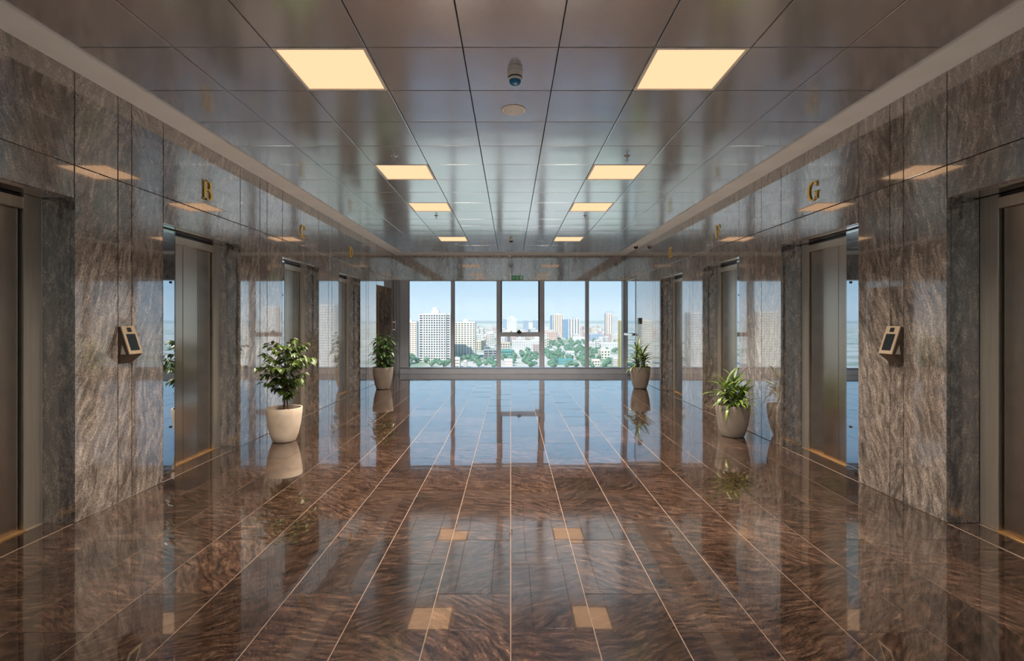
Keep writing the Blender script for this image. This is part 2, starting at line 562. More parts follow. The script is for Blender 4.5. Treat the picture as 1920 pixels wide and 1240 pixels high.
# ------------------------------------------------------------------ the window wall
win = thing('window_1', (0, YB, 0), 'floor to ceiling window of grey aluminium frames looking over the city', 'window', kind='structure')
ZS, ZH = 0.035, JZ          # bottom and top of the frame
MULL = [(-2.86, -2.635), (-1.545, -1.46), (-0.365, -0.255), (0.745, 0.86), (1.935, 2.015), (2.905, 3.0)]
for i, (a, c) in enumerate(MULL):
    MB().chamfer(a, c, YB - 0.03, YB + 0.12, 0.0, ZH, 0.004).build('mullion', ALU, win)
MB().box(-HW + 0.0, -2.86, YB + 0.02, YB + 0.1, 0, ZH).build('side_cladding', ALU, win)
MB().chamfer(-2.86, 2.953, YB - 0.06, YB + 0.12, 0.0, 0.165, 0.004).build('sill_frame', ALU, win)
MB().chamfer(-2.86, 2.953, YB - 0.075, YB - 0.06, 0.15, 0.168, 0.003).build('sill_lip', CHROME, win)
MB().chamfer(-2.86, 2.953, YB + 0.01, YB + 0.12, ZH - 0.02, ZH + 0.01, 0.003).build('head_frame', ALU, win)
for (a, b_), (c, d) in zip(MULL[:-1], MULL[1:]):
    if abs(a + 0.365) < 0.01:
        MB().box(b_, c, YB + 0.04, YB + 0.048, 1.085, ZH - 0.02).build('pane', GLASS, win)
        MB().box(b_, c, YB + 0.04, YB + 0.048, 0.165, 0.965).build('pane', GLASS, win)
        tr = MB().chamfer(b_, c, YB - 0.03, YB + 0.12, 0.965, 1.075, 0.004).build('transom', ALU, win)
        lt = MB().box(0.20, 0.235, YB - 0.055, YB - 0.03, 1.03, 1.13).box(0.16, 0.275, YB - 0.05, YB - 0.03, 1.05, 1.08)
        lt.poly([(0.15, YB - 0.05, 1.078), (0.285, YB - 0.05, 1.078), (0.2175, YB - 0.05, 1.15), (0.15, YB - 0.035, 1.078), (0.285, YB - 0.035, 1.078), (0.2175, YB - 0.035, 1.15)],
                [(0, 1, 2), (3, 5, 4), (0, 3, 4, 1), (1, 4, 5, 2), (2, 5, 3, 0)]).build('latch', DARK_ALU, tr)
        for x0, x1 in ((b_, b_ + 0.03), (c - 0.03, c)):
            MB().box(x0, x1, YB, YB + 0.06, 1.075, ZH - 0.02).build('casement_frame', DARK_ALU, win)
    else:
        MB().box(b_, c, YB + 0.04, YB + 0.048, 0.165, ZH - 0.02).build('pane', GLASS, win)
        MB().box(b_, b_ + 0.012, YB + 0.01, YB + 0.06, 0.165, ZH - 0.02).build('gasket', DARK_ALU, win)

# ------------------------------------------------------------------ lift doors
def lift(n, s, a, c, where):
    base = (s * (HW + 0.22), (a + c) / 2, 0)
    d = thing(f'door_{n}', base, where, 'lift door', kind='structure')
    X = lambda r: s * (HW + r)
    fw, hh = 0.145, 2.1
    # stainless architrave: two jambs and a header, all stepped
    for y0, y1, yi in ((a, a + fw, a + fw - 0.02), (c - fw, c, c - fw)):
        MB().chamfer(X(0.2205), X(0.29), y0 + 0.012, y1, 0, OH - 0.002, 0.003).build('frame_jamb', STEEL_FRAME, d)
    MB().box(X(0.235), X(0.29), c - 0.012, c - 0.0005, 0, OH - 0.002).build('shadow_gap', DARK_PL, d)
    h = MB().chamfer(X(0.208), X(0.229), a + fw, c - fw, hh, OH - 0.03, 0.003).build('header', STEEL_FRAME, d)
    MB().box(X(0.235), X(0.29), a + 0.012, c - 0.012, OH - 0.03, OH - 0.002).build('header_strip', DARK_PL, h)
    o0, o1 = a + fw + 0.004, c - fw - 0.004
    q = (o1 - o0) / 4
    for k in range(4):
        r = 0.230 if k in (1, 2) else 0.242
        MB().chamfer(X(r), X(r + 0.018), o0 + q * k + (0.0015 if k else 0), o0 + q * (k + 1) - 0.0015, 0.008, hh + 0.02, 0.002).build('door_panel', STEEL, d)
    MB().box(X(0.30), X(0.33), a, c, 0, OH - 0.002).build('shaft_backing', DARK_PL, d)
    MB().chamfer(X(0.20), X(0.285), a + fw - 0.01, c - fw + 0.01, -0.01, 0.007, 0.002).build('sill', BRASS, d)
    sp = MB().chamfer(X(0.127), X(0.139), a + 0.002, a + 0.35, 0.012, OH - 0.008, 0.002).build('side_panel', MIRROR, d)
    sp.rotation_euler = (0, 0, -s * math.radians(1.2))
    MB().chamfer(X(0.127), X(0.141), a + 0.3502, a + 0.358, 0.012, OH - 0.008, 0.002).build('edge_trim', CHROME, sp)
    MB().box(X(0.139), X(0.222), a + 0.002, a + 0.05, 0.012, OH - 0.008).build('panel_bracket', DARK_PL, sp)
    for z in (0.41, 1.72):
        m = MB()
        yc = a + 0.29
        for rr, r0, r1 in ((0.011, 0.119, 0.127),):
            n0 = len(m.v)
            seg = 12
            for x in (X(r0), X(r1)):
                for kk in range(seg):
                    t_ = 2 * PI * kk / seg
                    m.v.append((x, yc + rr * math.cos(t_), z + rr * math.sin(t_)))
            m.f.append(tuple(range(n0, n0 + seg)))
            m.f.append(tuple(range(n0 + seg, n0 + 2 * seg)))
            for kk in range(seg):
                k2 = (kk + 1) % seg
                m.f.append((n0 + kk, n0 + k2, n0 + seg + k2, n0 + seg + kk))
        m.build('stud', DARK_PL, sp)
    return d

LET_L, LET_R = 'ABCD', 'HGFE'
ADJ = {'A': 'nearest lift door in the left wall, cut by the picture edge',
       'B': 'brushed steel lift door under the letter B in the left wall',
       'C': 'brushed steel lift door under the letter C behind the ficus pot',
       'D': 'brushed steel lift door under the letter D, farthest in the left wall',
       'H': 'nearest lift door in the right wall, cut by the picture edge',
       'G': 'brushed steel lift door under the letter G in the right wall',
       'F': 'brushed steel lift door under the letter F behind the nearer blade plant',
       'E': 'brushed steel lift door under the letter E, farthest in the right wall'}
n = 1
for s, row in ((-1, LET_L), (1, LET_R)):
    for (a, c), ch in zip(OPEN, row):
        lift(n, s, a, c, ADJ[ch])
        n += 1

# service door in the left wall, near the window
a, c, h = DOOR_L
d9 = thing('door_9', (-HW - 0.3, (a + c) / 2, 0), 'recessed service doorway in the left wall near the window', 'door', kind='structure')
MB().chamfer(-HW - 0.36, -HW - 0.40, a + 0.06, c - 0.06, 0.004, h - 0.06, 0.003).build('door_leaf', BRONZE_D, d9)
MB().chamfer(-HW - 0.332, -HW - 0.41, a, a + 0.06, 0, h - 0.001, 0.003).build('frame_jamb', BRASS, d9)
MB().chamfer(-HW - 0.332, -HW - 0.41, c - 0.06, c, 0, h - 0.001, 0.003).build('frame_jamb', BRASS, d9)
MB().chamfer(-HW - 0.332, -HW - 0.41, a + 0.06, c - 0.06, h - 0.06, h - 0.001, 0.003).build('header', BRASS, d9)
MB().chamfer(-HW - 0.011, -HW - 0.36, a + 0.002, c - 0.002, -0.012, 0, 0.001).build('threshold', G_FLOOR, d9)
# exit door with push bar in the right wall
a, c, h = DOOR_R
d10 = thing('door_10', (HW + 0.03, (a + c) / 2, 0), 'glossy exit door with silver push bar in the right wall beside the window', 'door', kind='structure')
MB().chamfer(HW + 0.012, HW + 0.055, a + 0.05, c - 0.05, 0.006, h - 0.05, 0.003).build('door_leaf', MIRROR, d10)
MB().chamfer(HW - 0.008, HW + 0.06, a, a + 0.05, 0, h - 0.001, 0.003).build('frame_jamb', ALU, d10)
MB().chamfer(HW - 0.008, HW + 0.06, c - 0.05, c, 0, h - 0.001, 0.003).build('frame_jamb', ALU, d10)
MB().chamfer(HW - 0.008, HW + 0.06, a + 0.05, c - 0.05, h - 0.05, h - 0.001, 0.003).build('header', STEEL_FRAME, d10)
pb = MB().chamfer(HW - 0.075, HW - 0.035, a + 0.09, c - 0.09, 1.01, 1.065, 0.008).build('push_bar', CHROME, d10)
for yy in (a + 0.11, c - 0.13):
    MB().box(HW - 0.036, HW + 0.013, yy, yy + 0.03, 1.02, 1.055).build('bracket', DARK_PL, pb)
MB().chamfer(HW + 0.011, HW + 0.06, a + 0.002, c - 0.002, -0.012, 0, 0.001).build('threshold', G_FLOOR, d10)

# ------------------------------------------------------------------ gold letters over the lifts
def letter_solids(ch):
    """list of convex-ish outlines in (u, v), cap height 1"""
    P = []
    bx = lambda u0, u1, v0, v1: P.append([(u0, v0), (u1, v0), (u1, v1), (u0, v1)])
    def arc(cx, cy, rx, ry, ix, iy, a0, a1, dx=0.0, seg=18):
        for k in range(seg):
            t0 = math.radians(a0 + (a1 - a0) * k / seg)
            t1 = math.radians(a0 + (a1 - a0) * (k + 1) / seg)
            o = lambda t: (cx + rx * math.cos(t), cy + ry * math.sin(t))
            i_ = lambda t: (cx + dx + ix * math.cos(t), cy + iy * math.sin(t))
            P.append([o(t0), o(t1), i_(t1), i_(t0)])
    def stem(u, serif=0.09, w=0.15):
        bx(u, u + w, 0.0, 1.0)
        for v0, v1 in ((0.0, 0.055), (0.945, 1.0)):
            bx(u - serif, u + w + serif * 0.5, v0, v1)
    if ch == 'B':
        stem(0.1)
        bx(0.2, 0.45, 0.94, 1.0); bx(0.2, 0.45, 0.50, 0.555); bx(0.2, 0.48, 0.0, 0.06)
        arc(0.42, 0.76, 0.27, 0.24, 0.14, 0.18, -90, 90)
        arc(0.45, 0.265, 0.31, 0.27, 0.16, 0.205, -90, 90)
    elif ch == 'D':
        stem(0.1)
        bx(0.2, 0.4, 0.94, 1.0); bx(0.2, 0.4, 0.0, 0.06)
        arc(0.38, 0.5, 0.42, 0.5, 0.26, 0.44, -90, 90)
    elif ch == 'C':
        arc(0.45, 0.5, 0.42, 0.52, 0.30, 0.465, 48, 312, 0.03)
        P.append([(0.72, 0.66), (0.78, 0.66), (0.78, 1.0), (0.70, 0.86)])
        P.append([(0.70, 0.14), (0.76, 0.11), (0.80, 0.26), (0.76, 0.28)])
    elif ch == 'G':
        arc(0.45, 0.5, 0.42, 0.52, 0.29, 0.465, 48, 318, 0.03)
        P.append([(0.70, 0.68), (0.76, 0.68), (0.77, 1.0), (0.68, 0.86)])
        bx(0.64, 0.79, 0.05, 0.44); bx(0.54, 0.86, 0.40, 0.455)
    elif ch in 'EF':
        stem(0.1)
        bx(0.2, 0.70, 0.94, 1.0); bx(0.2, 0.52, 0.485, 0.54)
        P.append([(0.64, 0.74), (0.70, 0.74), (0.70, 0.96), (0.60, 0.96)])
        bx(0.50, 0.55, 0.38, 0.65)
        if ch == 'E':
            bx(0.2, 0.74, 0.0, 0.06)
            P.append([(0.62, 0.04), (0.74, 0.04), (0.77, 0.29), (0.71, 0.29)])
    return P
LETTER_LABEL = {'B': 'large gold letter B above the lift door nearest on the left',
                'C': 'gold letter C above the lift behind the ficus',
                'D': 'small dull gold letter D above the farthest left lift',
                'E': 'small gold letter E above the farthest right lift',
                'F': 'gold letter F above the middle lift of the right wall',
                'G': 'large gold letter G above the right hand lift'}
for s, row in ((-1, LET_L), (1, LET_R)):
    for (a, c), ch in zip(OPEN, row):
        if ch in 'AH':
            continue
        hgt, wid, yc, zc = 0.185, 0.19, (a + c) / 2 + 0.02, 2.545
        m = MB()
        for out in letter_solids(ch):
            k = len(out)
            pts = []
            for x in (s * (HW - 0.005), s * (HW - 0.014)):
                for (u, v) in out:
                    pts.append((x, yc - s * (u - 0.45) * wid / 0.9, zc + v * hgt))
            m.poly(pts, [tuple(range(k)), tuple(range(2 * k - 1, k - 1, -1))] + [(i, (i + 1) % k, k + (i + 1) % k, k + i) for i in range(k)])
        for zz in (0.25, 0.75):     # the pins that hold it off the stone
            uu = 0.17 if ch not in 'CG' else 0.09
            yy = yc - s * (uu - 0.45) * wid / 0.9
            m.box(s * (HW - 0.006), s * HW, yy - 0.004, yy + 0.004, zc + zz * hgt - 0.004, zc + zz * hgt + 0.004)
        o = m.build('lift_letter', GOLD)
        tag(o, LETTER_LABEL[ch], 'letter')

# ------------------------------------------------------------------ ceiling lamps
ORD = ['nearest', 'second', 'third', 'farthest']
def lamp(x, y, label):
    L = thing('ceiling_light', (x, y, ZT), label, 'ceiling light', 'square ceiling lights')
    f = MB()
    for x0, x1, y0, y1 in ((-0.295, 0.295, -0.295, -0.275), (-0.295, 0.295, 0.275, 0.295), (-0.295, -0.275, -0.275, 0.275), (0.275, 0.295, -0.275, 0.275)):
        f.box(x + x0, x + x1, y + y0, y + y1, ZT - 0.002, ZT + 0.04)
    f.build('frame', WHITE_PL, L)
    MB().box(x - 0.275, x + 0.275, y - 0.275, y + 0.275, ZT + 0.004, ZT + 0.012).build('diffuser', LAMP, L)
    ld = bpy.data.lights.new('lamp_beam', 'AREA')
    ld.shape = 'SQUARE'
    ld.size = 0.54
    ld.energy = LAMP_POWER
    ld.color = (1.0, 0.88, 0.73)
    ld.spread = math.radians(110)
    lo = bpy.data.objects.new('lamp_beam', ld)
    C.objects.link(lo)
    lo.parent = L
    lo.location = (0, 0, 0.002)
for r, o_ in zip(LAMP_ROWS, ORD):
    for s, side in ((-1, 'left'), (1, 'right')):
        lamp(s * 1.2, r + 0.3, f'{o_} warm square light panel in the {side} row of the ceiling')
for r, o_ in zip(REAR_ROWS, ('just', 'farther', 'farthest')):
    for s, side in ((-1, 'left'), (1, 'right')):
        lamp(s * 1.2, r + 0.3, f'warm square light panel {o_} behind the photographer on the {side}')

# ------------------------------------------------------------------ things on the ceiling
sd = thing('smoke_detector', (0.03, 3.52, ZT), 'round detector with blue lens on the nearest centre tile', 'detector')
MB().lathe([(0.052, ZT), (0.052, ZT - 0.012), (0.047, ZT - 0.03), (0.046, ZT - 0.052), (0.038, ZT - 0.058)], 0.03, 3.52).build('body', WHITE_PL, sd, smooth=True)
MB().lathe([(0.049, ZT - 0.034), (0.049, ZT - 0.042)], 0.03, 3.52).build('ring', DARK_PL, sd, smooth=True)
MB().lathe([(0.040, ZT - 0.057), (0.040, ZT - 0.070), (0.032, ZT - 0.082), (0.016, ZT - 0.090), (0.002, ZT - 0.092)], 0.03, 3.52).build('lens', BLUE_LENS, sd, smooth=True)
sp = thing('ceiling_speaker', (0.024, 4.14, ZT), 'flat round white speaker grille behind the blue-lens detector', 'speaker')
MB().lathe([(0.098, ZT), (0.098, ZT - 0.006), (0.092, ZT - 0.010), (0.086, ZT - 0.008)], 0.024, 4.14, 40).build('rim', WHITE_PL, sp, smooth=True)
MB().lathe([(0.086, ZT - 0.006), (0.05, ZT - 0.011), (0.004, ZT - 0.013)], 0.024, 4.14, 40).build('grille', WHITE_PL, sp, smooth=True)
hm = MB()
for ring in range(1, 5):
    for q in range(ring * 6):
        t_ = 2 * PI * q / (ring * 6)
        r_ = ring * 0.0175
        zz = ZT - 0.0132 + 0.0062 * (r_ / 0.086) ** 1.5
        hm.lathe([(0.0042, zz + 0.002), (0.0042, zz - 0.0006)], 0.024 + r_ * math.cos(t_), 4.14 + r_ * math.sin(t_), 6)
o = hm.build('perforation', DARK_PL, sp)
o['kind'] = 'stuff'
def sprinkler(x, y, label):
    t = thing('sprinkler', (x, y, ZT), label, 'sprinkler', 'ceiling sprinklers')
    MB().lathe([(0.036, ZT), (0.036, ZT - 0.004), (0.02, ZT - 0.012), (0.012, ZT - 0.014)], x, y, 20).build('rosette', CHROME, t, smooth=True)
    MB().lathe([(0.009, ZT - 0.012), (0.009, ZT - 0.03), (0.005, ZT - 0.034), (0.005, ZT - 0.05)], x, y, 12).build('stem', CHROME, t, smooth=True)
    m = MB()
    for q in range(8):
        t_ = 2 * PI * q / 8
        c_, s_ = math.cos(t_), math.sin(t_)
        m.poly([(x + c_ * r_ - s_ * w_, y + s_ * r_ + c_ * w_, z_) for z_ in (ZT - 0.05, ZT - 0.053) for r_, w_ in ((0.002, -0.004), (0.026, -0.005), (0.026, 0.005), (0.002, 0.004))],
               [(0, 1, 2, 3), (7, 6, 5, 4), (0, 4, 5, 1), (1, 5, 6, 2), (2, 6, 7, 3), (3, 7, 4, 0)])
    m.build('deflector', CHROME, t)
for y_, w_ in ((5.3, 'nearest'), (8.3, 'middle'), (11.3, 'farthest')):
    for s, side in ((-1, 'left'), (1, 'right')):
        sprinkler(s * 1.2, y_, f'{w_} sprinkler head in the {side} light row of the ceiling')
t = thing('smoke_detector', (0.01, 10.75, ZT), 'small dark detector between the two farthest ceiling lights', 'detector')
MB().lathe([(0.06, ZT), (0.06, ZT - 0.015), (0.045, ZT - 0.03)], 0.01, 10.75, 24).build('base', WHITE_PL, t, smooth=True)
MB().lathe([(0.042, ZT - 0.03), (0.036, ZT - 0.05), (0.02, ZT - 0.062), (0.003, ZT - 0.065)], 0.01, 10.75, 24).build('dome', DARK_PL, t, smooth=True)
zc = HC - 0.004
t = thing('motion_sensor', (-0.02, 13.2, zc), 'tiny white sensor on the border above the window', 'sensor')
MB().lathe([(0.045, zc), (0.045, zc - 0.015), (0.04, zc - 0.02)], -0.02, 13.2, 20).build('base', WHITE_PL, t, smooth=True)
MB().lathe([(0.036, zc - 0.02), (0.03, zc - 0.04), (0.015, zc - 0.05), (0.002, zc - 0.052)], -0.02, 13.2, 20).build('lens', WHITE_PL, t, smooth=True)
t = thing('security_camera', (2.80, 11.5, zc), 'small dark dome camera under the right ceiling border', 'camera')
MB().lathe([(0.06, zc), (0.06, zc - 0.02), (0.052, zc - 0.03)], 2.80, 11.5, 24).build('base', WHITE_PL, t, smooth=True)
MB().lathe([(0.05, zc - 0.03), (0.046, zc - 0.055), (0.03, zc - 0.075), (0.004, zc - 0.082)], 2.80, 11.5, 24).build('dome', DARK_PL, t, smooth=True)

# ------------------------------------------------------------------ things on the walls
def reader(s, label):
    y0, y1 = 3.868, 4.003
    X = lambda p: s * (HW - p)
    t = thing('card_reader', (s * HW, (y0 + y1) / 2, 1.045), label, 'card reader', 'wedge readers on the walls')
    prof = [(0.0, 1.325), (0.016, 1.327), (0.082, 1.118), (0.078, 1.108), (0.0, 1.045)]
    k = len(prof)
    m = MB().poly([(X(p), y, z) for y in (y0, y1) for p, z in prof], [tuple(range(k)), tuple(range(2 * k - 1, k - 1, -1))] + [(i, (i + 1) % k, k + (i + 1) % k, k + i) for i in range(k)])
    m.build('body', BRONZE_D, t)
    A, B = Vector((0.016, 1.327)), Vector((0.082, 1.118))
    u = (B - A)
    L_ = u.length
    u.normalize()
    nrm = Vector((-u.y, u.x))
    if nrm.x < 0: nrm = -nrm
    def face(name, q0, q1, ya, yb, h0, h1, mt, par):
        pts = []
        for h_ in (h0, h1):
            for q, yy in ((q0, ya), (q0, yb), (q1, yb), (q1, ya)):
                p = A + u * q + nrm * h_
                pts.append((X(p.x), yy, p.y))
        return MB().poly(pts, [(0, 1, 2, 3), (7, 6, 5, 4), (0, 4, 5, 1), (1, 5, 6, 2), (2, 6, 7, 3), (3, 7, 4, 0)]).build(name, mt, par)
    fp = face('faceplate', -0.001, L_ + 0.001, y0 - 0.001, y1 + 0.001, 0.0, 0.008, BRONZE, t)
    face('screen', 0.062, L_ - 0.026, y0 + 0.021, y1 - 0.021, 0.0075, 0.0095, SCREEN, fp)
    ln = face('sensor_window', 0.012, 0.046, (y0 + y1) / 2 - 0.022, (y0 + y1) / 2 + 0.022, 0.0075, 0.010, DARK_PL, fp)
    # light on the wedge's side facet, put in as a pale steel triangle
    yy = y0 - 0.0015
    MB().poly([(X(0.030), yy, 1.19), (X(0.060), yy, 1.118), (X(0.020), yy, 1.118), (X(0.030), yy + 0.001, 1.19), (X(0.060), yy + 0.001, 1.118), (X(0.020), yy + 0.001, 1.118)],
              [(0, 1, 2), (5, 4, 3), (0, 3, 4, 1), (1, 4, 5, 2), (2, 5, 3, 0)]).build('lit_facet', STEEL_FRAME, t)
    return t
reader(-1, 'bronze framed wedge reader with dark screen on the left pier')
reader(1, 'bronze framed wedge reader with dark screen on the right pier')
t = thing('wall_box', (HW, 11.74, 1.30), 'small dark box on the right wall above the far blade plant', 'control box')
MB().chamfer(HW - 0.035, HW, 11.66, 11.82, 1.30, 1.44, 0.005).build('housing', DARK_PL, t)
MB().chamfer(HW - 0.04, HW - 0.035, 11.69, 11.79, 1.35, 1.42, 0.002).build('cover', BRONZE_D, t)
t = thing('pull_handle', (-HW, 13.02, 1.12), 'slim white upright handle on the left wall beside the window', 'handle')
MB().chamfer(-HW + 0.03, -HW + 0.05, 13.0, 13.03, 1.10, 1.39, 0.004).build('grip', WHITE_PL, t)
for zz in (1.14, 1.33):
    MB().box(-HW, -HW + 0.031, 13.005, 13.025, zz, zz + 0.02).build('standoff', CHROME, t)
t = thing('exit_sign', (0.175, YB - 0.03, 2.43), 'small green exit sign over the middle window pane', 'sign')
MB().chamfer(0.03, 0.32, YB - 0.03, YB - 0.0005, 2.43, 2.54, 0.003).build('panel', GREEN, t)
yf = YB - 0.0325
m = MB().box(0.245, 0.30, yf, YB - 0.0299, 2.442, 2.528)
m.build('door_pictogram', SIGN_W, t)
m = MB()
for pts in ([(0.168, 2.500), (0.186, 2.500), (0.180, 2.468), (0.160, 2.468)],        # torso
            [(0.160, 2.470), (0.180, 2.470), (0.196, 2.442), (0.184, 2.440)],       # front leg
            [(0.160, 2.474), (0.172, 2.466), (0.146, 2.446), (0.136, 2.452)],       # rear leg
            [(0.180, 2.498), (0.206, 2.482), (0.202, 2.474), (0.178, 2.488)],       # arm
            [(0.170, 2.498), (0.146, 2.486), (0.144, 2.478), (0.170, 2.486)],
            [(0.180, 2.504), (0.194, 2.504), (0.198, 2.514), (0.190, 2.522), (0.181, 2.520), (0.176, 2.512)]):
    k = len(pts)
    m.poly([(x, y, z) for y in (yf, YB - 0.0299) for x, z in pts], [tuple(range(k)), tuple(range(2 * k - 1, k - 1, -1))] + [(i, (i + 1) % k, k + (i + 1) % k, k + i) for i in range(k)])
m.build('runner_pictogram', SIGN_W, t)
m = MB()
for pts in ([(0.07, 2.479), (0.115, 2.479), (0.115, 2.491), (0.07, 2.491)], [(0.045, 2.485), (0.078, 2.462), (0.078, 2.508)]):
    k = len(pts)
    m.poly([(x, y, z) for y in (yf, YB - 0.0299) for x, z in pts], [tuple(range(k)), tuple(range(2 * k - 1, k - 1, -1))] + [(i, (i + 1) % k, k + (i + 1) % k, k + i) for i in range(k)])
m.build('arrow', SIGN_W, t)

# ------------------------------------------------------------------ potted plants
def pot(t, x, y, r, h, mt):
    p = MB().lathe([(r * 0.56, 0.0), (r * 0.64, 0.01), (r * 0.78, h * 0.22), (r * 0.90, h * 0.5), (r * 0.97, h * 0.78), (r, h * 0.985), (r * 0.985, h),
                    (r * 0.93, h), (r * 0.91, h * 0.98), (r * 0.89, h * 0.86)], x, y, 48).build('pot', mt, t, smooth=True)
    m = MB()
    n_ = 14
    m.lathe([(r * 0.895, h * 0.87), (r * 0.6, h * 0.89), (r * 0.3, h * 0.905), (0.002, h * 0.91)], x, y, 24).build('soil', SOIL, t, smooth=True)

def leaf_mesh(name, mt, l, w, fold=0.25, droop=0.3, seg=4):
    """pointed oval leaf along +x, folded at the midrib and drooping"""
    m = MB()
    rows = []
    for i in range(seg + 1):
        q = i / seg
        ww = w * math.sin(PI * min(1, q * 0.94 + 0.06)) ** 0.8 * 0.5
        z = -droop * l * q * q
        rows.append([(q * l, -ww, z + ww * fold), (q * l, 0, z), (q * l, ww, z + ww * fold)])
    for r_ in rows:
        m.v += r_
    for i in range(seg):
        for k in range(2):
            b = i * 3 + k
            m.f.append((b, b + 3, b + 4, b + 1))
    me = bpy.data.meshes.new(name)
    me.from_pydata(m.v, [], m.f)
    me.materials.append(mt)
    me.polygons.foreach_set('use_smooth', [True] * len(me.polygons))
    return me

def put_leaf(me, p, d, up, parent, sc=1.0, name='leaf'):
    d = d.normalized()
    z = (up - d * up.dot(d))
    if z.length < 1e-3:
        z = d.orthogonal()
    z.normalize()
    yv = z.cross(d)
    M = Matrix(((d.x, yv.x, z.x), (d.y, yv.y, z.y), (d.z, yv.z, z.z)))
    o = bpy.data.objects.new(name, me)
    C.objects.link(o)
    o.parent = parent
    o.location = p - world_loc(parent)
    o.rotation_euler = M.to_euler()
    o.scale = (sc, sc, sc)
    return o

def ficus(x, y):
    rnd = random.Random(3)
    t = thing('potted_ficus', (x, y, 0), 'leafy ficus tree in a cream pot before the left wall', 'plant')
    r, h = 0.196, 0.385
    pot(t, x, y, r, h, POT_W)
    stems = []
    trunk = [(x - 0.005, y, 0.33), (x + 0.0, y + 0.005, 0.46), (x - 0.012, y, 0.60), (x + 0.01, y, 0.76), (x + 0.0, y, 0.95)]
    MB().tube(trunk, [0.013, 0.011, 0.010, 0.008, 0.004]).build('trunk', BARK, t, (x, y, 0.33), smooth=True)
    MB().tube([(x + 0.03, y + 0.02, 0.34), (x + 0.025, y + 0.015, 0.5), (x + 0.05, y + 0.03, 0.7), (x + 0.09, y + 0.03, 0.92)], [0.009, 0.008, 0.006, 0.003]).build('trunk', BARK, t, (x, y, 0.33), smooth=True)
    me = [leaf_mesh('leaf', LEAF_F, l, w, 0.3, 0.35) for l, w in ((0.086, 0.044), (0.074, 0.040), (0.096, 0.048))]
    br = MB()
    count = 0
    spare = MB()
    for b in range(64):
        z0 = 0.47 + 0.55 * ((b * 23 % 64) / 64.0)
        az = b * 2.4 + rnd.uniform(-0.3, 0.3)
        reach = 0.29 * math.sin(PI * min(1, max(0.12, (z0 - 0.40) / 0.78))) * rnd.uniform(0.6, 1.15)
        rise = rnd.uniform(0.04, 0.20)
        p0 = Vector((x + rnd.uniform(-0.02, 0.05), y, z0))
        p2 = p0 + Vector((math.cos(az) * reach, math.sin(az) * reach, rise))
        p1 = (p0 + p2) / 2 + Vector((0, 0, 0.03))
        br.tube([p0, p1, p2], [0.004, 0.003, 0.0015], 5)
        for k in range(9):
            q = 0.28 + 0.72 * k / 8
            p = p0.lerp(p1, q * 2) if q < 0.5 else p1.lerp(p2, q * 2 - 1)
            if p.y > y + 0.42 or p.x < -HW + 0.02 + 0.06:
                p.x = max(p.x, -HW + 0.12)
            p.x = max(p.x, -HW + 0.12)
            sd = az + (1 if k % 2 else -1) * rnd.uniform(0.5, 1.2)
            d = Vector((math.cos(sd), math.sin(sd), rnd.uniform(-0.7, 0.15)))
            if p.x + d.normalized().x * 0.15 < -HW + 0.07:
                d.x = abs(d.x) + 0.2
            up = Vector((rnd.uniform(-0.4, 0.4), rnd.uniform(-0.4, 0.4), 1))
            lm, ls_ = rnd.choice(me), rnd.uniform(0.75, 1.1)
            if (b * 9 + k) % 2 == 0:
                put_leaf(lm, p, d, up, t, ls_)
            else:                       # the rest of the crown, past the first few hundred leaves
                d = d.normalized()
                zz = (up - d * up.dot(d)).normalized()
                yy = zz.cross(d)
                spare.poly([p + (d * v.co.x + yy * v.co.y + zz * v.co.z) * ls_ for v in lm.vertices], [tuple(f.vertices) for f in lm.polygons])
    fo = spare.build('foliage', LEAF_F, t, (x, y, 0.5))
    fo['kind'] = 'stuff'
    br.v = [(max(v[0], -HW + 0.03), v[1], v[2]) for v in br.v]
    br.build('branches', BARK, t, (x, y, 0.5), smooth=True)

def shrub(x, y):
    rnd = random.Random(11)
    t = thing('potted_shrub', (x, y, 0), 'dense dark green shrub in a taupe pot by the far left corner', 'plant')
    r, h = 0.205, 0.445
    pot(t, x, y, r, h, POT_G)
    me = [leaf_mesh('leaf', LEAF_S, l, w, 0.3, 0.45) for l, w in ((0.13, 0.052), (0.11, 0.045), (0.15, 0.055))]
    br = MB()
    for b in range(9):
        az = b * 2.4
        r_ = 0.05 + 0.10 * rnd.random()
        top = rnd.uniform(0.78, 1.14)
        p0 = Vector((x + math.cos(az) * r_ * 0.5, y + math.sin(az) * r_ * 0.5, 0.40))
        p1 = Vector((x + math.cos(az) * r_, y + math.sin(az) * r_, top))
        br.tube([p0, p0.lerp(p1, 0.5) + Vector((0.01, 0, 0)), p1], [0.007, 0.006, 0.003], 6)
        for k in range(30):
            q = 0.12 + 0.88 * k / 29
            p = p0.lerp(p1, q)
            sd = k * 2.4 + rnd.uniform(-0.3, 0.3)
            rad = rnd.uniform(0.03, 0.14)
            d = Vector((math.cos(sd), math.sin(sd), rnd.uniform(-0.35, 0.35)))
            p = p + Vector((math.cos(sd), math.sin(sd), 0.2)) * rad
            if p.x + d.normalized().x * 0.13 < -HW + 0.02:
                p.x = max(p.x, -HW + 0.16)
            put_leaf(rnd.choice(me), p, d, Vector((0, 0, 1)), t, rnd.uniform(0.75, 1.1))
    br.build('stems', BARK, t, (x, y, 0.4), smooth=True)

